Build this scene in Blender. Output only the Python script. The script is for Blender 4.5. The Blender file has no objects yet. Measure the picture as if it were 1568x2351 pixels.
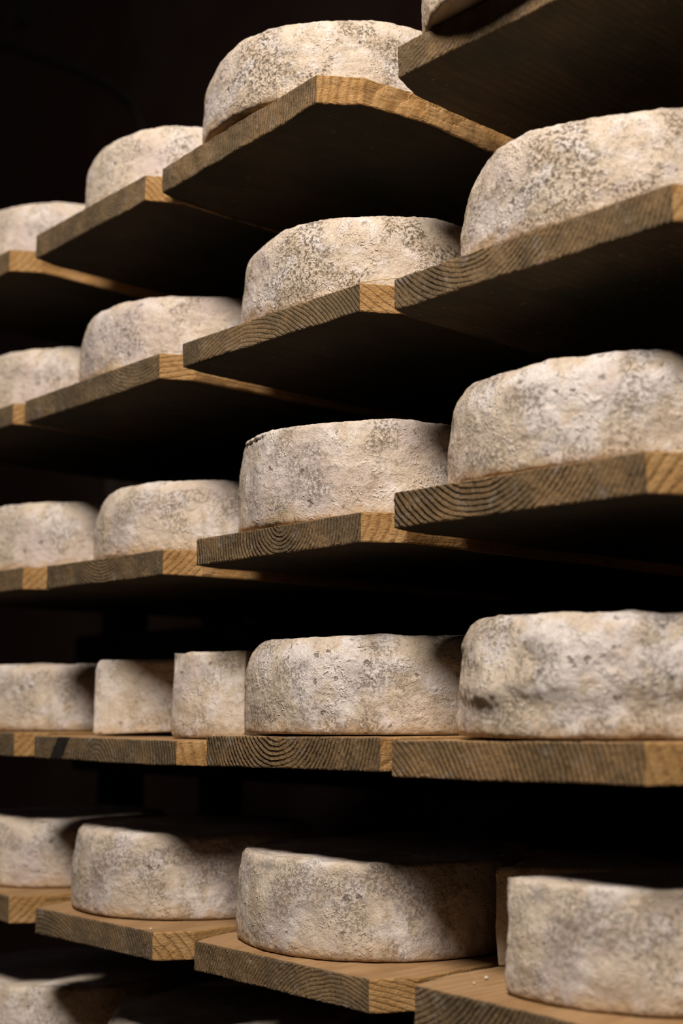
import bpy, bmesh, math, random
import numpy as np
from mathutils import Vector, Matrix, noise

S = 0.75          # metres per rack unit
H = 1.5           # height of the camera above the floor
C = bpy.context.scene.collection
PI = math.pi

def W(x, y, z): return Vector((x*S, y*S, z*S + H))

# ------------------------------------------------------------------ helpers
def link(name, verts, faces, mats, fm=None, smooth=True, loc=(0, 0, 0), parent=None):
    me = bpy.data.meshes.new(name)
    me.from_pydata([tuple(v) for v in verts], [], faces)
    for m in mats: me.materials.append(m)
    if fm is not None: me.polygons.foreach_set('material_index', fm)
    me.polygons.foreach_set('use_smooth', [smooth]*len(me.polygons))
    me.update()
    o = bpy.data.objects.new(name, me); C.objects.link(o); o.location = loc
    if parent: o.parent = parent
    return o

def tag(o, label, cat, group=None):
    o['label'] = label; o['category'] = cat
    if group: o['group'] = group
    return o

def box(name, a, b, mat, parent=None, bev=0.0):
    a = Vector(a); b = Vector(b); c = (a+b)/2; d = (b-a)/2
    bm = bmesh.new(); bmesh.ops.create_cube(bm, size=2)
    for v in bm.verts: v.co = Vector((v.co.x*d.x, v.co.y*d.y, v.co.z*d.z))
    if bev: bmesh.ops.bevel(bm, geom=bm.edges[:], offset=bev, segments=2, affect='EDGES')
    me = bpy.data.meshes.new(name); bm.to_mesh(me); bm.free(); me.materials.append(mat)
    o = bpy.data.objects.new(name, me); C.objects.link(o); o.location = c
    if parent: o.parent = parent
    return o

class NT:
    def __init__(s, name):
        s.m = bpy.data.materials.new(name); s.m.use_nodes = True
        s.t = s.m.node_tree; s.t.nodes.clear()
        s.out = s.n('ShaderNodeOutputMaterial'); s.b = s.n('ShaderNodeBsdfPrincipled')
        s.t.links.new(s.b.outputs[0], s.out.inputs[0])
    def n(s, ty, **k):
        o = s.t.nodes.new(ty)
        for a, b in k.items(): setattr(o, a, b)
        return o
    def put(s, sock, v):
        if isinstance(v, bpy.types.NodeSocket): s.t.links.new(v, sock)
        elif v is not None:
            if isinstance(v, (tuple, list)) and len(v) == 3 and sock.type == 'RGBA': v = (*v, 1)
            sock.default_value = v
    def math(s, op, a, b=None, c=None, clamp=False):
        o = s.n('ShaderNodeMath', operation=op, use_clamp=clamp)
        s.put(o.inputs[0], a); s.put(o.inputs[1], b)
        if c is not None: s.put(o.inputs[2], c)
        return o.outputs[0]
    def vec(s, op, a, b=None, scale=None):
        o = s.n('ShaderNodeVectorMath', operation=op)
        s.put(o.inputs[0], a); s.put(o.inputs[1], b)
        if scale is not None: s.put(o.inputs['Scale'], scale)
        return o.outputs[0] if op not in ('LENGTH', 'DISTANCE') else o.outputs[1]
    def noise(s, v, scale, detail=3, rough=.55, dist=0):
        o = s.n('ShaderNodeTexNoise'); s.put(o.inputs['Vector'], v)
        o.inputs['Scale'].default_value = scale; o.inputs['Detail'].default_value = detail
        o.inputs['Roughness'].default_value = rough; o.inputs['Distortion'].default_value = dist
        return o.outputs[0]
    def voro(s, v, scale, feat='F1'):
        o = s.n('ShaderNodeTexVoronoi', feature=feat); s.put(o.inputs['Vector'], v)
        o.inputs['Scale'].default_value = scale
        return o.outputs['Distance']
    def ss(s, v, a, b, lo=0.0, hi=1.0):
        o = s.n('ShaderNodeMapRange', interpolation_type='SMOOTHSTEP'); s.put(o.inputs[0], v)
        for i, q in enumerate((a, b, lo, hi)): o.inputs[i+1].default_value = q
        return o.outputs[0]
    def mix(s, f, a, b, mode='MIX'):
        o = s.n('ShaderNodeMix', data_type='RGBA', blend_type=mode); s.put(o.inputs[0], f)
        s.put(o.inputs[6], a); s.put(o.inputs[7], b); return o.outputs[2]
    def bump(s, h, dist, strength=1.0, normal=None):
        o = s.n('ShaderNodeBump'); o.inputs['Strength'].default_value = strength
        o.inputs['Distance'].default_value = dist; s.put(o.inputs['Height'], h)
        if normal: s.put(o.inputs['Normal'], normal)
        return o.outputs[0]
    def xyz(s, v):
        o = s.n('ShaderNodeSeparateXYZ'); s.put(o.inputs[0], v); return o.outputs
    def obj(s): return s.n('ShaderNodeTexCoord').outputs['Object']
    def rnd(s, k=37.0):
        r = s.n('ShaderNodeObjectInfo').outputs['Random']
        o = s.n('ShaderNodeCombineXYZ')
        s.put(o.inputs[0], s.math('MULTIPLY', r, k)); s.put(o.inputs[1], s.math('MULTIPLY', r, k*.37)); s.put(o.inputs[2], s.math('MULTIPLY', r, k*1.9))
        return o.outputs[0]

# ------------------------------------------------------------------ materials
def rind_material(name, speck=.5, grey=.4, white=.5, warm=.5, rough_amp=1.0, seed=0.0, blur_spots=False):
    t = NT(name); p = t.vec('ADD', t.obj(), (seed*3.17, seed*1.31, seed*2.23))
    big = t.noise(p, 9, 3, .55); mid = t.noise(p, 38, 4, .6); mid2 = t.noise(t.vec('ADD', p, (7, 3, 5)), 26, 5, .62, .15)
    fine = t.noise(p, 330, 6, .72); fine2 = t.noise(t.vec('ADD', p, (1, 9, 4)), 620, 4, .7); grain = t.noise(p, 900, 3, .7)
    cream = (.79, .69, .565); ochre = (.60, .475, .32); chalk = (.89, .835, .80); grey_c = (.36, .325, .31); brown = (.21, .15, .09); mauve = (.62, .53, .51)
    col = t.mix(t.ss(mid, .42, .72, 0, .75*warm+.15), cream, ochre)
    col = t.mix(t.ss(mid2, .47, .60, 0, .55+.45*white), col, chalk)
    col = t.mix(t.ss(big, .50, .66, 0, .65), col, mauve)
    # grey mould fields
    gm = t.math('MULTIPLY', t.ss(t.noise(t.vec('ADD', p, (4, 2, 8)), 14, 4, .6), .50, .68), t.ss(fine, .36, .62))
    col = t.mix(t.math('MULTIPLY', gm, grey), col, grey_c)
    # brown flecks that gather in fields
    field = t.ss(t.noise(t.vec('ADD', p, (2, 6, 1)), 22, 4, .6), .44, .62, .12, 1)
    fl = t.math('MULTIPLY', t.ss(fine, .49, .60), field)
    col = t.mix(t.math('MULTIPLY', fl, speck), col, brown)
    fl2 = t.math('MULTIPLY', t.ss(fine2, .53, .63), t.ss(mid, .38, .56, .2, 1))
    col = t.mix(t.math('MULTIPLY', fl2, speck*.8), col, (.26, .19, .11))
    # sparse dark pits
    wn = t.n('ShaderNodeTexNoise'); t.put(wn.inputs['Vector'], p); wn.inputs['Scale'].default_value = 160; wn.inputs['Detail'].default_value = 3
    wp = t.vec('ADD', p, t.vec('SCALE', wn.outputs[1], None, .012))
    pit = t.ss(t.voro(wp, 62), .10, .22, 1, 0)
    pitm = t.math('MULTIPLY', pit, t.ss(mid2, .44, .54, 0, 1))
    col = t.mix(t.math('MULTIPLY', pitm, .65), col, (.16, .13, .10))
    # chalky crumbs
    cr = t.ss(t.voro(wp, 230), .12, .45, 1, 0)
    crm = t.math('MULTIPLY', cr, t.ss(t.noise(p, 30, 2), .5, .65))
    col = t.mix(t.math('MULTIPLY', crm, .5), col, (.86, .80, .76))
    col = t.mix(t.ss(grain, .3, .7, .16, 0), col, (.2, .16, .12))
    zz = t.math('ADD', t.xyz(t.obj())[2], t.math('MULTIPLY', t.math('SUBTRACT', mid, .5), .05))
    col = t.mix(t.ss(zz, .001, .014, .55, 0), col, (.52, .34, .15))
    t.put(t.b.inputs['Base Color'], col)
    t.b.inputs['Roughness'].default_value = .92; t.b.inputs['Specular IOR Level'].default_value = .18
    h = t.math('MULTIPLY', mid, 1.1)
    h = t.math('ADD', h, t.math('MULTIPLY', mid2, 1.0))
    h = t.math('ADD', h, t.math('MULTIPLY', fine, .75)); h = t.math('ADD', h, t.math('MULTIPLY', fine2, .4))
    h = t.math('ADD', h, t.math('MULTIPLY', t.noise(t.vec('ADD', p, (3, 1, 2)), 120, 3, .55), .55))
    h = t.math('SUBTRACT', h, t.math('MULTIPLY', pitm, .5)); h = t.math('ADD', h, t.math('MULTIPLY', crm, .6))
    fluff = t.ss(t.noise(t.vec('ADD', p, (6, 6, 2)), 75, 3, .5), .48, .76); h = t.math('ADD', h, t.math('MULTIPLY', t.math('MULTIPLY', fluff, t.ss(big, .40, .55)), .8*white))
    h = t.math('SUBTRACT', h, t.math('MULTIPLY', fl, .4)); h = t.math('ADD', h, t.math('MULTIPLY', grain, .07))
    t.put(t.b.inputs['Normal'], t.bump(h, .0022*rough_amp, 1.0))
    return t.m

def ringfield(t, cx, cz, sp, seed):
    """growth rings run along y; the same field shows as arcs on the end and as long grain on the faces"""
    p = t.obj(); X = t.xyz(p)
    ps = t.vec('MULTIPLY', p, (1, .09, 1)); pso = t.vec('ADD', ps, (seed, seed*2.1, seed*.7))
    w = t.math('MULTIPLY', t.math('SUBTRACT', t.noise(pso, 16, 2, .5), .5), .011)
    w2 = t.math('MULTIPLY', t.math('SUBTRACT', t.noise(pso, 150, 3, .6), .5), .0016)
    dx = t.math('SUBTRACT', X[0], cx); dz = t.math('MULTIPLY', t.math('SUBTRACT', X[2], cz), 1.0)
    r = t.math('SQRT', t.math('ADD', t.math('POWER', dx, 2), t.math('POWER', dz, 2)))
    r = t.math('ADD', r, t.math('ADD', w, w2))
    f = t.math('FRACT', t.math('DIVIDE', r, sp))
    late = t.math('MULTIPLY', t.ss(f, .45, .82), t.ss(f, .90, 1.0, 1, 0))
    return p, pso, late

def wood_end(name, cx, cz, sp, seed, warm=.5, contrast=1.0, band=None):
    t = NT(name); p, pso, late = ringfield(t, cx, cz, sp, seed)
    po = t.vec('ADD', p, (seed, seed*1.7, seed*.3))
    n1 = t.noise(po, 22, 3); n2 = t.noise(po, 500, 4, .7); n3 = t.noise(po, 110, 4, .65); n4 = t.noise(t.vec('ADD', po, (5, 5, 5)), 60, 4, .65)
    base = t.mix(warm, (.195, .140, .078), (.285, .180, .085))
    alt = t.mix(warm, (.125, .098, .062), (.185, .122, .060))
    col = t.mix(t.ss(n1, .38, .62), base, alt)
    col = t.mix(t.ss(n4, .54, .70, 0, .55), col, (.30, .26, .22))
    lm = t.math('MULTIPLY', late, t.ss(n3, .25, .55, .35, 1))
    lm = t.math('MULTIPLY', lm, t.ss(n2, .30, .52, .45, 1))
    lm = t.math('MULTIPLY', lm, t.ss(t.noise(t.vec('ADD', po, (2, 8, 4)), 30, 3, .6), .36, .62, .35, 1))
    col = t.mix(t.math('MULTIPLY', lm, .82*contrast, clamp=True), col, (.035, .024, .013))
    col = t.mix(t.ss(n2, .52, .66, 0, .6), col, (.05, .04, .028))
    col = t.mix(t.ss(n2, .34, .22, 0, .5), col, (.42, .36, .28))
    if band:
        X = t.xyz(p); q = t.math('SUBTRACT', X[0], t.math('MULTIPLY', X[2], band[2]))
        m = t.math('MULTIPLY', t.ss(q, band[0]-.001, band[0]+.001), t.ss(q, band[1]-.001, band[1]+.001, 1, 0))
        col = t.mix(t.math('MULTIPLY', m, .93), col, (.018, .016, .016))
    t.put(t.b.inputs['Base Color'], col); t.b.inputs['Roughness'].default_value = .9; t.b.inputs['Specular IOR Level'].default_value = .15
    h = t.math('MULTIPLY', lm, -1.0*contrast)
    h = t.math('ADD', h, t.math('MULTIPLY', n3, .8)); h = t.math('ADD', h, t.math('MULTIPLY', n2, .6))
    t.put(t.b.inputs['Normal'], t.bump(h, .0016, 1.0))
    return t.m

def wood_side(name, cx, cz, sp, seed):
    t = NT(name); p, pso, late = ringfield(t, cx, cz, sp*1.2, seed)
    fib = t.noise(t.vec('MULTIPLY', p, (1, .06, 1.6)), 420, 4, .65); blot = t.noise(t.vec('ADD', p, (seed, 0, 0)), 45, 3)
    col = t.mix(t.ss(blot, .35, .65), (.46, .285, .12), (.38, .215, .075))
    col = t.mix(t.math('MULTIPLY', late, .45), col, (.22, .105, .03))
    col = t.mix(t.ss(fib, .54, .68, 0, .7), col, (.12, .06, .02)); col = t.mix(t.ss(fib, .42, .28, 0, .5), col, (.66, .45, .24))
    t.put(t.b.inputs['Base Color'], col); t.b.inputs['Roughness'].default_value = .8; t.b.inputs['Specular IOR Level'].default_value = .25
    h = t.math('ADD', t.math('MULTIPLY', fib, 1.0), t.math('MULTIPLY', late, -.5))
    t.put(t.b.inputs['Normal'], t.bump(h, .0012)); return t.m

def wood_face(name, cx, cz, sp, seed, under=False, face_tone=1.0):
    t = NT(name); p, pso, late = ringfield(t, cx, cz, sp*1.6, seed)
    fib = t.noise(t.vec('MULTIPLY', p, (1, .04, 1)), 330, 4, .6); blot = t.noise(t.vec('MULTIPLY', p, (1, .5, 1)), 16, 4, .6)
    sp_ = t.noise(t.vec('ADD', p, (seed, 3, 1)), 130, 3, .6)
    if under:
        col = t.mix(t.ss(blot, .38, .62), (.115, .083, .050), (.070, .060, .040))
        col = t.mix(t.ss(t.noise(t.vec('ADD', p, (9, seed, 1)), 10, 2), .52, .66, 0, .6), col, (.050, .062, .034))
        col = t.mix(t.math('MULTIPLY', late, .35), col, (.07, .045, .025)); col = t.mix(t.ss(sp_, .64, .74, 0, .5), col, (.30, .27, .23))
    else:
        col = t.mix(t.ss(blot, .38, .62), (.40, .255, .13), (.31, .185, .085))
        col = t.mix(t.math('MULTIPLY', late, .25), col, (.2, .11, .05)); col = t.mix(t.ss(sp_, .64, .74, 0, .5), col, (.52, .44, .34))
    col = t.mix(t.ss(fib, .56, .7, 0, .45), col, (.07, .045, .025))
    if face_tone < 1: col = t.mix(1.0, col, (face_tone, face_tone, face_tone*.97), 'MULTIPLY')  # lower values darken the whole face colour evenly
    t.put(t.b.inputs['Base Color'], col); t.b.inputs['Roughness'].default_value = .85; t.b.inputs['Specular IOR Level'].default_value = .2
    h = t.math('ADD', fib, t.math('MULTIPLY', late, -.4)); t.put(t.b.inputs['Normal'], t.bump(h, .0008)); return t.m

def stone(name, c1, c2, scale=6):
    t = NT(name); p = t.obj(); n1 = t.noise(p, scale, 5, .6); n2 = t.noise(p, scale*9, 4, .6)
    col = t.mix(t.ss(n1, .35, .65), c1, c2); t.put(t.b.inputs['Base Color'], col); t.b.inputs['Roughness'].default_value = .95
    t.b.inputs['Specular IOR Level'].default_value = .1
    t.put(t.b.inputs['Normal'], t.bump(t.math('ADD', n1, t.math('MULTIPLY', n2, .3)), .02)); return t.m

def plain(name, c, rough=.6):
    t = NT(name); n = t.noise(t.obj(), 60, 3); t.put(t.b.inputs['Base Color'], t.mix(n, c, tuple(q*.7 for q in c))); t.b.inputs['Roughness'].default_value = rough; return t.m

# ------------------------------------------------------------------ cheese
def fr(x, y, z, f, seed, oc=3):
    return noise.fractal(Vector((x*f+seed*5.3, y*f+seed*2.9, z*f+seed*7.7)), 1.0, 2.0, oc)

def cheese(name, x, y, z, r, h, mat, seed, sector=None, lump=1.0, topr=(.020, .042), botr=(.004, .007), lean=.008, lip=None, na=560, ns=46, coarse=1.0, tilt=0.0, dent=None, soft=0, lift=0.0):
    """wheel (or sector of one) with its origin on the board; x, y is the centre of the cheese"""
    r *= S; h *= S; rng = random.Random(seed)
    if sector is None:
        ctr = (0, 0); th = [2*PI*i/na for i in range(na)]
        rad = [r*(1+.006*math.sin(2*a+seed)+.004*math.sin(3*a+seed*2)) for a in th]; cut = [0.0]*na
    else:
        a0, a1 = sector; am = (a0+a1)/2; half = (a1-a0)/2
        q = r*(.5 if half < 1.3 else .35); ctr = (q*math.cos(am), q*math.sin(am))
        # boundary polyline sampled at even spacing: cut, rind, cut
        P = []
        def add(a, b, n, c):
            for i in range(n): P.append((a[0]+(b[0]-a[0])*i/n, a[1]+(b[1]-a[1])*i/n, c))
        e0 = (r*math.cos(a0), r*math.sin(a0)); e1 = (r*math.cos(a1), r*math.sin(a1))
        m = max(40, int(na*.2)); k = max(60, int(na*(a1-a0)/(2*PI)*1.2))
        if abs((a1-a0)-PI) < .01:
            add(e1, e0, 2*m, 1)
        else:
            add(e1, (0, 0), m, 1); add((0, 0), e0, m, 1)
        for i in range(k):
            a = a0+(a1-a0)*i/k; P.append((r*math.cos(a), r*math.sin(a), 0))
        if soft:
            N = len(P); P = [(sum(P[(i+j) % N][0] for j in range(-soft, soft+1))/(2*soft+1), sum(P[(i+j) % N][1] for j in range(-soft, soft+1))/(2*soft+1),
                              sum(P[(i+j) % N][2] for j in range(-soft, soft+1))/(2*soft+1)) for i in range(N)]
        th = [math.atan2(p[1]-ctr[1], p[0]-ctr[0]) for p in P]; rad = [math.hypot(p[0]-ctr[0], p[1]-ctr[1]) for p in P]; cut = [p[2] for p in P]
        na = len(P)
    ti, tz = topr[0]*S, topr[1]*S; bi, bz = botr[0]*S, botr[1]*S
    prof = []   # (kind, inset, z, up) ; up = vertical part of the normal
    for f in (0.0, .35, .7, .88, .95): prof.append(('c', f, 0.0, -1))
    nb = 8
    for i in range(nb+1):
        a = PI/2*i/nb; prof.append(('b', 1-math.sin(a), 1-math.cos(a), -math.cos(a)))
    for i in range(1, ns): prof.append(('s', i/ns, 0, 0))
    nt = 12
    for i in range(nt+1):
        a = PI/2*i/nt; prof.append(('t', 1-math.cos(a), math.sin(a), math.sin(a)))
    for f in (.97, .94, .9, .85, .79, .72, .6, .45, .3, .15, 0.0): prof.append(('u', f, 0, 1))
    verts = []; ring = []
    for (k, a, b, up) in prof:
        if k in 'cu' and a == 0.0:
            zz = (tilt*ctr[0]+lift if tilt else 0.0) if k == 'c' else h; ring.append([len(verts)]); verts.append((ctr[0], ctr[1], zz)); continue
        row = []
        for i in range(na):
            c = cut[i]; A = th[i]; R = rad[i]
            ti_ = ti*(1-.72*c); tz_ = tz*(1-.8*c); bi_ = bi*(1-.5*c); bz_ = bz*(1-.3*c)
            sh = 0.0 if c > .01 else .004*S; ln = 0.0 if c > .01 else lean*S*.5
            if k == 'c': rr = (R-bi_-sh+ln)*a; zz = 0.0
            elif k == 'u': rr = (R-ti_-sh-ln)*a; zz = h
            elif k == 'b': rr = R-bi_*a; zz = bz_*b
            elif k == 't': rr = R-ti_*a; zz = h-tz_+tz_*b
            else:
                zz = bz_+(h-tz_-bz_)*a; rr = R
            f = zz/h
            if c <= .01 and k in 'bst': rr += -.004*S*(2*f-1)**2 + lean*S*(.5-f)
            px = ctr[0]+rr*math.cos(A); py = ctr[1]+rr*math.sin(A)
            sd = (1-abs(up)) if k in 'bst' else 0.0
            # the lump field: broad slumps, dimples and crumbly grain
            n1 = fr(px, py, zz*1.3, 16, seed, 2); n2 = fr(px, py, zz, 55, seed+3, 3); n3 = fr(px, py, zz, 230, seed+5, 2)
            d = (.0017*lump*n1 + .0010*n2*(.6+.4*lump) + .0005*n3)*coarse
            if c > .5: d = .0006*n1+.0005*n2+.0004*n3
            if k == 'c': d = 0
            outw = d*(1 if k in 'st' or k == 'b' else 0)
            if dent and k in 'bst' and not c:
                for (da, dz, ra, rz, dep) in dent:
                    dd = ((math.atan2(math.sin(A-da), math.cos(A-da)))*R/ra)**2+((zz-dz)/rz)**2
                    outw += dep*math.exp(-dd)
            if lip and not c:
                w = math.exp(-((math.atan2(math.sin(A-lip[0]), math.cos(A-lip[0])))/lip[1])**4)
                jag = .6+.4*math.sin(A*95+seed)*math.sin(A*41)
                if k == 't' and a < .95: outw += lip[2]*w*jag*(1 if b > .45 else -.6)
                if k == 'u' and a > .8: outw += lip[2]*w*.5*(a-.8)/.2
            px += outw*math.cos(A)*(1 if k in 'bst' else .0) ; py += outw*math.sin(A)*(1 if k in 'bst' else .0)
            if k in 'tu': zz += d*(abs(up))*.8
            if k == 'b': zz = max(zz, 0.0)
            row.append(len(verts)); zz += (tilt*px+lift)*max(0.0, 1-zz/h) if tilt else 0.0; verts.append((px, py, zz))
        ring.append(row)
    faces = []
    for j in range(len(ring)-1):
        A_, B_ = ring[j], ring[j+1]
        for i in range(na):
            i2 = (i+1) % na
            if len(A_) == 1: faces.append((A_[0], B_[i2], B_[i]))
            elif len(B_) == 1: faces.append((A_[i], A_[i2], B_[0]))
            else: faces.append((A_[i], A_[i2], B_[i2], B_[i]))
    return link(name, verts, faces, [mat], loc=W(x, y, z))

# ------------------------------------------------------------------ boards
def board(name, xl, xr, zl, zr, th, mats, seed, y0=1.0, L=1.18, cl=(.012, .040), cr=(.028, .046), rot=0.0, wob=1.0, flare=0.0):
    """board seen end-on; origin at its front left top corner, running back along y"""
    w = (xr-xl)*S; t = th*S; L_ = L*S; rn = random.Random(seed)
    P = []; kind = []
    def seg(a, b, n, k):
        for i in range(n):
            f = i/n; P.append([a[0]+(b[0]-a[0])*f, a[1]+(b[1]-a[1])*f]); kind.append(k)
    clx, cly, crx, cry = cl[0]*S, cl[1]*S, cr[0]*S, cr[1]*S
    seg((0, 0), (w, 0), max(30, int(w/.0016)), 0)                       # end grain
    seg((w, 0), (w+crx, cry), 30, 1)                                    # cut corner
    fl = flare*S; seg((w+crx, cry), (w+crx+fl, cry+.075), 40, 1); seg((w+crx+fl, cry+.075), (w+crx+fl+.001, cry+.2), 40, 1); seg((w+crx+fl+.001, cry+.2), (w+crx+fl, L_), 30, 1)
    seg((w+crx+fl, L_), (-clx, L_), 16, 0)
    seg((-clx, L_), (-clx-.001, cly+.2), 30, 1); seg((-clx-.001, cly+.2), (-clx, cly), 50, 1); seg((-clx, cly), (0, 0), 24, 1)
    n = len(P); cx = w/2; nz = 9
    e = .0011
    rows = [(e*1.3, 0.0), (e*.35, e*.35), (0, e*1.3)] + [(0, t*k/nz) for k in range(1, nz)] + [(0, t-e*1.3), (e*.35, t-e*.35), (e*1.3, t)]
    verts = []; idx = []
    # outward normals along the outline
    nrm = []
    for i in range(n):
        a = P[i-1]; b = P[(i+1) % n]; dx, dy = b[0]-a[0], b[1]-a[1]; l = math.hypot(dx, dy) or 1
        nrm.append((dy/l, -dx/l))
    for (ins, dz) in rows:
        row = []
        for i in range(n):
            px, py = P[i]; nx, ny = nrm[i]
            k = kind[i]; fuzz = .00055 if k == 0 else .00035
            d = fuzz*fr(px, py, dz, 420, seed, 2) + .0006*wob*fr(px, py, dz, 60, seed+2, 2)
            zj = .0004*fr(px, py, 3.0 if dz < t/2 else 9.0, 260, seed, 2) + .0009*wob*fr(px, py*.5, 1.0 if dz < t/2 else 7.0, 22, seed, 2)*(1 if dz > t/2 else .25)
            z = -dz + zj
            z += (zr-zl)*S*(px/w)
            row.append(len(verts)); verts.append((px-nx*ins+nx*d, py-ny*ins+ny*d, z))
        idx.append(row)
    faces = []; fm = []
    for j in range(len(rows)-1):
        for i in range(n):
            i2 = (i+1) % n; faces.append((idx[j+1][i], idx[j+1][i2], idx[j][i2], idx[j][i])); fm.append(kind[i])
    faces.append(tuple(idx[0])); fm.append(2)
    faces.append(tuple(reversed(idx[-1]))); fm.append(3)
    o = link(name, verts, faces, mats, fm, smooth=False, loc=W(xl, y0, zl)); o.rotation_euler = (0, 0, rot)
    return o

# ------------------------------------------------------------------ the setting
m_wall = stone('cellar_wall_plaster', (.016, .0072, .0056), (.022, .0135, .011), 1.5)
m_floor = stone('cellar_floor_stone', (.055, .042, .030), (.085, .066, .046), 3)
m_ceil = stone('cellar_ceiling_plaster', (.06, .05, .045), (.09, .075, .065), 2)
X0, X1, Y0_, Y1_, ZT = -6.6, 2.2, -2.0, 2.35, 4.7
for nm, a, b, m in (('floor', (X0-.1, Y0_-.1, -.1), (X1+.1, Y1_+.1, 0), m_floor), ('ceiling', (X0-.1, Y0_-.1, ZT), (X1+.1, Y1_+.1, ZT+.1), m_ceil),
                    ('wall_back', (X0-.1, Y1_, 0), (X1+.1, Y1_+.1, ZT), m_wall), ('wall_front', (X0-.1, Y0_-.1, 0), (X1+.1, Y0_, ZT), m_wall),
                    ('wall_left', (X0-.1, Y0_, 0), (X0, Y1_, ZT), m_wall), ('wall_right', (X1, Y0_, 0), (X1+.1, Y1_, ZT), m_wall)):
    o = box(nm, a, b, m); o['kind'] = 'structure'

# ------------------------------------------------------------------ camera
F_PX, HOR, VPX = 3000.0, 1630.0, -1950.0
th = math.atan((HOR-1175.5)/F_PX)
azl = math.atan2((VPX-784)*math.cos(th), F_PX)
Xr = Vector((-math.sin(azl), -math.cos(azl), 0)); Yr = Vector((-Xr.y, Xr.x, 0))
if Yr.y < 0: Yr = -Yr
def to_rack(v): return Vector((v.dot(Xr), v.dot(Yr), v.z))
fw = to_rack(Vector((0, math.cos(th), math.sin(th)))); up = to_rack(Vector((0, -math.sin(th), math.cos(th)))); rt = to_rack(Vector((1, 0, 0)))
cam = bpy.data.cameras.new('camera'); co = bpy.data.objects.new('camera', cam); C.objects.link(co)
M = Matrix((rt, up, -fw)).transposed().to_4x4(); M.translation = W(0, 0, 0); co.matrix_world = M
cam.sensor_fit = 'VERTICAL'; cam.sensor_height = 36; cam.sensor_width = 24; cam.lens = 36*F_PX/2351
cam.clip_start = .02; cam.clip_end = 50
cam.dof.use_dof = True; cam.dof.focus_distance = (Vector((-1.22, 1.015, .1)).dot(fw))*S; cam.dof.aperture_fstop = 3.6
bpy.context.scene.camera = co
def ray(u, v): return fw + rt*((u-784)/F_PX) + up*(-(v-1175.5)/F_PX)
def at_plane_y(u, v, yw):
    d = ray(u, v); k = yw/d.y; return W(0, 0, 0)+d*k

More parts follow.
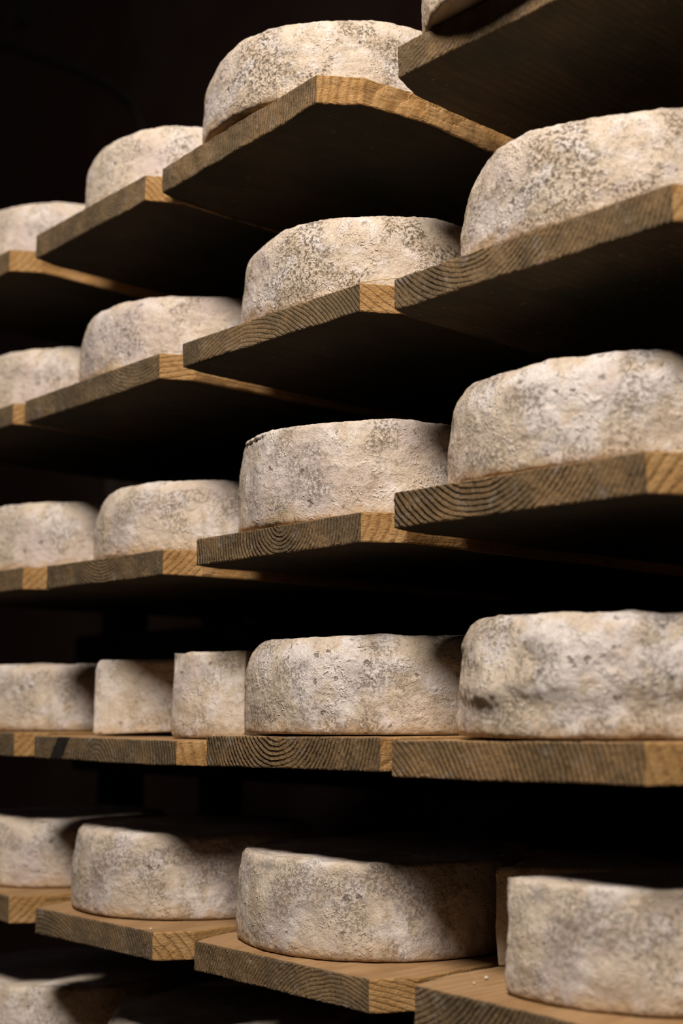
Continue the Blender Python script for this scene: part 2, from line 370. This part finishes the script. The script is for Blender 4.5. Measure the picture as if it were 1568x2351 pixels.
# ------------------------------------------------------------------ shelf boards
#  xl, xr, zl, zr, thickness, ring centre (from left, up, metres), ring spacing, warmth, contrast, opts, label
BOARDS = {
 '1D': (-1.012, -.655, .763, .760, .039, (-.05, .12, .0042, .55, .5), {'cl': (.018, .046)}, 'topmost shelf board at upper right, seen from below, edge darkened under an overhanging cheese'),
 '1C': (-1.494, -1.156, .768, .783, .038, (-.12, .03, .0036, .40, .7), {'cl': (.008, .03), 'cr': (.032, .05), 'wob': 2.2, 'flare': .016}, 'grey-brown board with bright split orange corner, under the large speckled cheese at top centre'),
 '1B': (-1.856, -1.537, .769, .772, .040, (.16, -.06, .0034, .25, .5), {'cr': (.030, .05)}, 'narrow grey board with deeply grooved orange corner, top row, second from left'),
 '1A': (-2.27, -1.946, .770, .769, .038, (.1, .06, .004, .3, .4), {}, 'leftmost board of the top row, cut by the left edge, only its orange corner clear'),
 '2D': (-1.020, -.652, .484, .484, .037, (.085, .055, .0042, .45, .7), {'cl': (.010, .035)}, 'second row board at the right edge with curved rings, under the grey-freckled cheese'),
 '2C': (-1.434, -1.078, .4966, .4935, .034, (.10, -.13, .0040, .35, .9), {'cl': (.010, .04)}, 'middle board of the second row with long sweeping rings and straw at its corner'),
 '2B': (-1.874, -1.490, .494, .4945, .037, (.25, .07, .0042, .2, .45), {'cr': (.022, .045), 'cl': (.005, .03)}, 'grey board of the second row with a knotted crumbling corner and lit orange side'),
 '2A': (-2.24, -1.912, .497, .497, .035, (.1, .08, .004, .2, .3), {'cr': (.014, .03)}, 'small piece of board at the left edge in the second row, mostly hidden'),
 '3D': (-1.0225, -.691, .2385, .2365, .040, (.092, .055, .0046, .6, 1.0), {'cl': (.008, .03)}, 'thick right board of the third row with tight dark arcs near its left corner'),
 '3C': (-1.3935, -1.077, .2222, .2228, .035, (.128, .003, .0040, .45, .9), {}, 'middle board of the third row with a small knot of rings and an orange corner'),
 '3B': (-1.785, -1.4715, .2185, .2155, .035, (.12, .05, .0036, .15, .6), {}, 'grey board of the third row with mottled end and wide bright orange corner'),
 '3A': (-2.2, -1.860, .223, .223, .035, (.12, .06, .004, .2, .3), {}, 'leftmost board of the third row, ending in a small orange block at the left edge'),
 '4D': (-1.0290, -.703, -.0326, -.0290, .0385, (-.07, -.10, .0048, .85, 1.0), {'cl': (.005, .03)}, 'front board at eye level on the right, end with slanting stripes and pale corner'),
 '4C': (-1.365, -1.047, -.0328, -.0298, .037, (.103, .026, .0043, .65, 1.1), {'cr': (.006, .03)}, 'eye-level middle board whose end shows deep black rings like an open fan'),
 '4B': (-1.804, -1.4315, -.0390, -.0400, .0325, (.13, -.03, .0048, .25, 1.0), {}, 'eye-level board on the left with a slanted black stripe across its dark end'),
 '4A': (-2.2, -1.868, -.035, -.035, .036, (.12, .05, .004, .35, .3), {}, 'blurred board end at the left edge in the eye-level row, with a pale orange corner'),
 '5D': (-.997, -.64, -.2815, -.2815, .042, (-.06, .12, .0042, .35, .9), {'cl': (.016, .06), 'rot': -.05}, 'bottom right board under the cut cheese, broad tan top surface showing'),
 '5C': (-1.3845, -1.066, -.286, -.2863, .035, (.20, -.10, .0034, .45, .8), {'cl': (.02, .06), 'cr': (.027, .048)}, 'bottom row board carrying the whole front cheese, with pointed corner and stained top'),
 '5B': (-1.783, -1.4775, -.2885, -.2870, .036, (.02, -.10, .0042, .25, .9), {'cl': (.018, .05)}, 'grey ended board with striped orange side, bottom lit row, second from left'),
 '5A': (-2.2, -1.866, -.2805, -.2805, .040, (.12, .05, .004, .35, .3), {}, 'blurred board at the left edge in the bottom lit row, warm brown'),
 '6A': (-2.2, -1.868, -.54, -.54, .036, (.12, .05, .004, .3, .3), {}, 'board just below the picture at far left, under the lowest cheese'),
 '6B': (-1.79, -1.472, -.545, -.545, .036, (.12, .05, .004, .3, .3), {}, 'board in darkness below the picture, right of the lowest lit cheese'),
}
for i, (k, (xl, xr, zl, zr, tk, (cx, cz, sp, warm, con), opt, lab)) in enumerate(BOARDS.items()):
    sd = i*3.7+1
    band = (.052, .078, .75) if k == '4B' else None
    mats = [wood_end('weathered_end_grain', cx, cz, sp, sd, warm, con, band), wood_side('fresh_pine_side', cx, cz, sp, sd),
            wood_face('pine_board_top', cx, cz, sp, sd), wood_face('pine_board_underside', cx, cz, sp, sd, True, 1.0 if k in ('1D', '2D') else .45)]
    o = board('shelf_board', xl, xr, zl, zr, tk, mats, sd, **opt)
    tag(o, lab, 'shelf board', 'wooden shelf boards of the cheese rack')

# ------------------------------------------------------------------ cheeses
R1 = rind_material('bloomy_rind', .42, .16, .6, .5, 1.0, 1)
R2 = rind_material('speckled_rind', 1.0, .35, .7, .6, 1.1, 2)
R3 = rind_material('smooth_rind', .45, .25, .5, .5, .75, 3)
R4 = rind_material('grey_blotched_rind', .6, .95, .6, .4, 1.0, 4)
R5 = rind_material('chalky_rind', .55, .5, 1.0, .5, 1.2, 5)
R6 = rind_material('overgrown_cut_rind', .35, .25, .3, .75, .7, 6)
def ang(d): return math.radians(d)
g = 'cheese cheeses ripening on the rack'
def top(k, dx):   # board top height under a cheese centred dx to the right of the board's left corner
    xl, xr, zl, zr = BOARDS[k][:4]; return max(zl, zr)+.0012
CH = [
 ('1D', -.853, 1.150, .190, .115, R1, 21, {}, 'grey-white cheese cheese only just in view at the top edge, overhanging the topmost board'),
 ('1C', -1.3190, 1.1850, .1930, .1165, R2, 1, {'lump': 1.2}, 'large white cheese with brown specks at the top centre, beside the topmost board'),
 ('1B', -1.6900, 1.1976, .1790, .1170, R3, 2, {}, 'smooth pale cheese in the top row, second from the left, against the dark wall'),
 ('1A', -2.0926, 1.2023, .1880, .1126, R3, 3, {'na': 420}, 'blurred pale cheese at the left edge, highest of those at that edge'),
 ('2D', -.8380, 1.1968, .1890, .1235, R2, 4, {'lean': .012, 'lump': 1.3}, 'big bright cheese at the right edge with grey freckles, in the second row'),
 ('2C', -1.2500, 1.1977, .1870, .1180, R2, 5, {'lump': 1.1}, 'white cheese with brown flecks and fluffy mould in the middle of the second row'),
 ('2B', -1.6700, 1.1973, .1860, .1160, R4, 6, {}, 'wheel with a dark grey blotched right side, second from the left in the second row'),
 ('2A', -2.0480, 1.2004, .1860, .1141, R3, 7, {'na': 420}, 'blurred cream cheese cut by the left edge in the second row'),
 ('3D', -.8600, 1.1961, .1900, .1180, R5, 8, {'lump': 1.3, 'lean': .008}, 'large pale cheese at the right edge in the third row, on the thick board'),
 ('3C', -1.2480, 1.1913, .1880, .1240, R4, 9, {'topr': (.007, .010), 'lip': (ang(252), .20, .0030), 'lump': 1.1}, 'wheel with a torn curling lip on its upper left rim and grey left flank'),
 ('3B', -1.6372, 1.2090, .1839, .1100, R1, 10, {}, 'beige cheese with few dark pits, second from the left in the third row'),
 ('3A', -2.0136, 1.1999, .1875, .1165, R3, 11, {'na': 420}, 'blurred cheese at the left edge in the third row, above the small orange block'),
 ('4D', -.8520, 1.2000, .1900, .1250, R5, 12, {'lump': 3.0, 'lean': .010, 'dent': [(ang(262), .020, .18, .007, -.0012), (ang(275), .040, .2, .012, .003)], 'topr': (.02, .03)}, 'slumped thick cheese with rippled lower side, at the right edge at eye level'),
 ('4C', -1.2370, 1.2000, .1860, .1170, R5, 13, {'lump': 1.5}, 'whole cheese at eye level in the centre, above the fan-ringed board end'),
 ('4A', -2.0467, 1.2049, .1863, .1089, R1, 14, {'na': 420}, 'blurred cheese at the left edge at eye level, left of the cut pieces'),
 ('5C', -1.2560, 1.2010, .1860, .1085, R1, 15, {'topr': (.005, .007), 'lump': 1.2}, 'whole round cheese at the bottom centre, showing a thin lit strip of its top'),
 ('5B', -1.6640, 1.2030, .1840, .1150, R1, 16, {'topr': (.008, .012)}, 'tall beige cheese in the bottom lit row, second from the left'),
 ('5A', -2.0300, 1.2021, .1765, .1065, R3, 17, {'na': 420}, 'wheel at the left edge in the bottom lit row, crossed by a diagonal shadow'),
 ('6A', -2.0000, 1.1900, .1900, .1150, R3, 18, {'topr': (.006, .008)}, 'lowest cheese in the bottom left corner, its top rim catching light'),
 ('6B', -1.6200, 1.2300, .1800, .1080, R1, 19, {'na': 420}, 'wheel in deep shadow at the bottom, right of the lowest lit cheese'),
]
for (k, x, y, r, h, m, sd, opt, lab) in CH:
    o = cheese('round_cheese', x, y, top(k, 0), r, h, m, sd, **opt); tag(o, lab, 'cheese', g)
def wedge(k, x, y, r, h, a0, a1, m, sd, lab, **opt):
    o = cheese('cut_cheese', x, y, top(k, 0), r, h, m, sd, sector=(ang(a0), ang(a1)), na=700, **opt); tag(o, lab, 'cheese', 'cut pieces of cheese on the rack')
wedge('4B', -1.58, 1.155, .187, .113, 121, 211, R6, 31, 'flat-faced cut cheese at eye level, left of the sharp-edged piece, black gap under it', soft=7, tilt=.045, lift=.0062)
wedge('4B', -1.50, 1.250, .187, .117, 258, 301, R6, 32, 'sharp-edged cut piece between the other cut piece and the central cheese at eye level', topr=(.004, .005))
wedge('5D', -.872, 1.270, .187, .106, 135, 225, R6, 33, 'cut piece in shadow behind the big half cheese at bottom right, a dark strip')
wedge('5D', -.845, 1.210, .184, .113, 253, 433, R1, 34, 'big half cheese with sharp vertical left edge at the bottom right', topr=(.005, .006), lump=1.3)

# ------------------------------------------------------------------ rack frame behind
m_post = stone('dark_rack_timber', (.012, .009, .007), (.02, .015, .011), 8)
rack = bpy.data.objects.new('rack_frame', None); C.objects.link(rack); rack.location = (0, 0, 0)
tag(rack, 'dark timber frame of posts and rails deep behind, carrying all the shelf boards', 'rack')
rows = {'1': [], '2': [], '3': [], '4': [], '5': [], '6': []}
for k, b in BOARDS.items(): rows[k[0]].append(min(b[2], b[3])-b[4])
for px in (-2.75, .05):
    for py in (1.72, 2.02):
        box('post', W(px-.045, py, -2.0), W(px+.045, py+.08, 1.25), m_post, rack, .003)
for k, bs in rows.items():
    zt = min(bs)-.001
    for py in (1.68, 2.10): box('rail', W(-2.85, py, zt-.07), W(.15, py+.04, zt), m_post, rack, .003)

# ------------------------------------------------------------------ small things
m_straw = plain('dry_straw', (.75, .6, .34)); m_crumb = plain('chalk_crumb', (.75, .68, .6), .9)
def straw(pts, lab, r=.00045):
    cu = bpy.data.curves.new('straw_stalk', 'CURVE'); cu.dimensions = '3D'; cu.bevel_depth = r; cu.bevel_resolution = 2
    s = cu.splines.new('POLY'); s.points.add(len(pts)-1)
    for q, p in zip(s.points, pts): q.co = (*p, 1)
    o = bpy.data.objects.new('straw_stalk', cu); C.objects.link(o); cu.materials.append(m_straw)
    me = bpy.data.meshes.new_from_object(o.evaluated_get(bpy.context.evaluated_depsgraph_get())); C.objects.unlink(o); bpy.data.objects.remove(o)
    o = bpy.data.objects.new('straw_stalk', me); C.objects.link(o); tag(o, lab, 'straw', 'straw bits on the second row board'); return o
zt = .4966+.0012
straw([W(-1.085, 1.008, zt), W(-1.070, 1.020, zt+.002), W(-1.052, 1.045, zt+.006)], 'longer straw stalk lying at the orange corner of the middle board')
straw([W(-1.098, 1.006, zt), W(-1.095, 1.004, zt+.010), W(-1.088, 1.003, zt+.010)], 'short bent straw stalk sticking up at the middle board corner')
rn = random.Random(5)
def crumb(x, y, z, r, lab):
    bm = bmesh.new(); bmesh.ops.create_icosphere(bm, subdivisions=2, radius=r)
    for v in bm.verts: v.co *= 1+.35*noise.noise(v.co*900+Vector((x*50, y*50, 0))); v.co.z = v.co.z*.6+r*.5
    me = bpy.data.meshes.new('cheese_crumb'); bm.to_mesh(me); bm.free(); me.materials.append(m_crumb)
    o = bpy.data.objects.new('cheese_crumb', me); C.objects.link(o); o.location = W(x, y, z); tag(o, lab, 'crumb', 'crumbs fallen on the boards')
crumb(-.965, 1.075, -.2800, .0017, 'larger pale crumb on the tan top of the bottom right board')
crumb(-.955, 1.045, -.2800, .0012, 'smaller pale crumb nearer the front edge of the bottom right board')
crumb(-1.50, 1.012, -.2868, .0013, 'pale crumb beside the tall beige cheese on the grey ended board')

# cable and bracket on the far wall, top left
m_black = plain('black_rubber', (.006, .005, .005), .7)
pts = [at_plane_y(u, v, Y1_-.012) for u, v in ((-120, 70), (-40, 88), (20, 103), (90, 128), (160, 152), (220, 178), (270, 208), (305, 240), (322, 275), (328, 320), (330, 400), (331, 520), (331, 700))]
def tube(name, pts, r, m, lab, cat):
    cu = bpy.data.curves.new(name, 'CURVE'); cu.dimensions = '3D'; cu.bevel_depth = r; cu.bevel_resolution = 4
    s = cu.splines.new('BEZIER'); s.bezier_points.add(len(pts)-1)
    for q, p in zip(s.bezier_points, pts): q.co = p; q.handle_left_type = q.handle_right_type = 'AUTO'
    o = bpy.data.objects.new(name, cu); C.objects.link(o); cu.materials.append(m)
    me = bpy.data.meshes.new_from_object(o.evaluated_get(bpy.context.evaluated_depsgraph_get())); bpy.data.objects.remove(o)
    o = bpy.data.objects.new(name, me); C.objects.link(o); return tag(o, lab, cat)
tube('wall_cable', pts, .011, m_black, 'black cable curving down the dark wall at the upper left', 'cable')
p = at_plane_y(60, 30, Y1_)
jb = box('junction_box', p-Vector((.035, .03, .05)), p+Vector((.035, -.001, .05)), m_black, None, .006); tag(jb, 'small black box on the dark wall in the upper left corner', 'junction box')

# ------------------------------------------------------------------ light
def area(name, loc, target, size, power, col):
    l = bpy.data.lights.new(name, 'AREA'); l.shape = 'DISK'; l.size = size; l.energy = power; l.color = col
    o = bpy.data.objects.new(name, l); C.objects.link(o); o.location = loc
    o.rotation_euler = (Vector(target)-Vector(loc)).to_track_quat('-Z', 'Y').to_euler(); return o
area('cellar_lamp', W(.14, -.66, 2.70), W(-1.25, 1.1, .2), .64, 96, (1, .875, .77))
area('left_fill', W(-4.2, -1.2, .9), W(-1.4, 1.1, .2), .7, 1.0, (1.0, .86, .98))  # added weak fill light from the left; no doorway stands there
w = bpy.data.worlds.new('cellar_dark'); bpy.context.scene.world = w; w.use_nodes = True
w.node_tree.nodes['Background'].inputs[0].default_value = (.02, .016, .013, 1); w.node_tree.nodes['Background'].inputs[1].default_value = .2

sc = bpy.context.scene
sc.view_settings.view_transform = 'Standard'; sc.view_settings.look = 'None'; sc.view_settings.gamma = 1
sc.view_settings.exposure = 0.0; sc.view_settings.use_curve_mapping = False
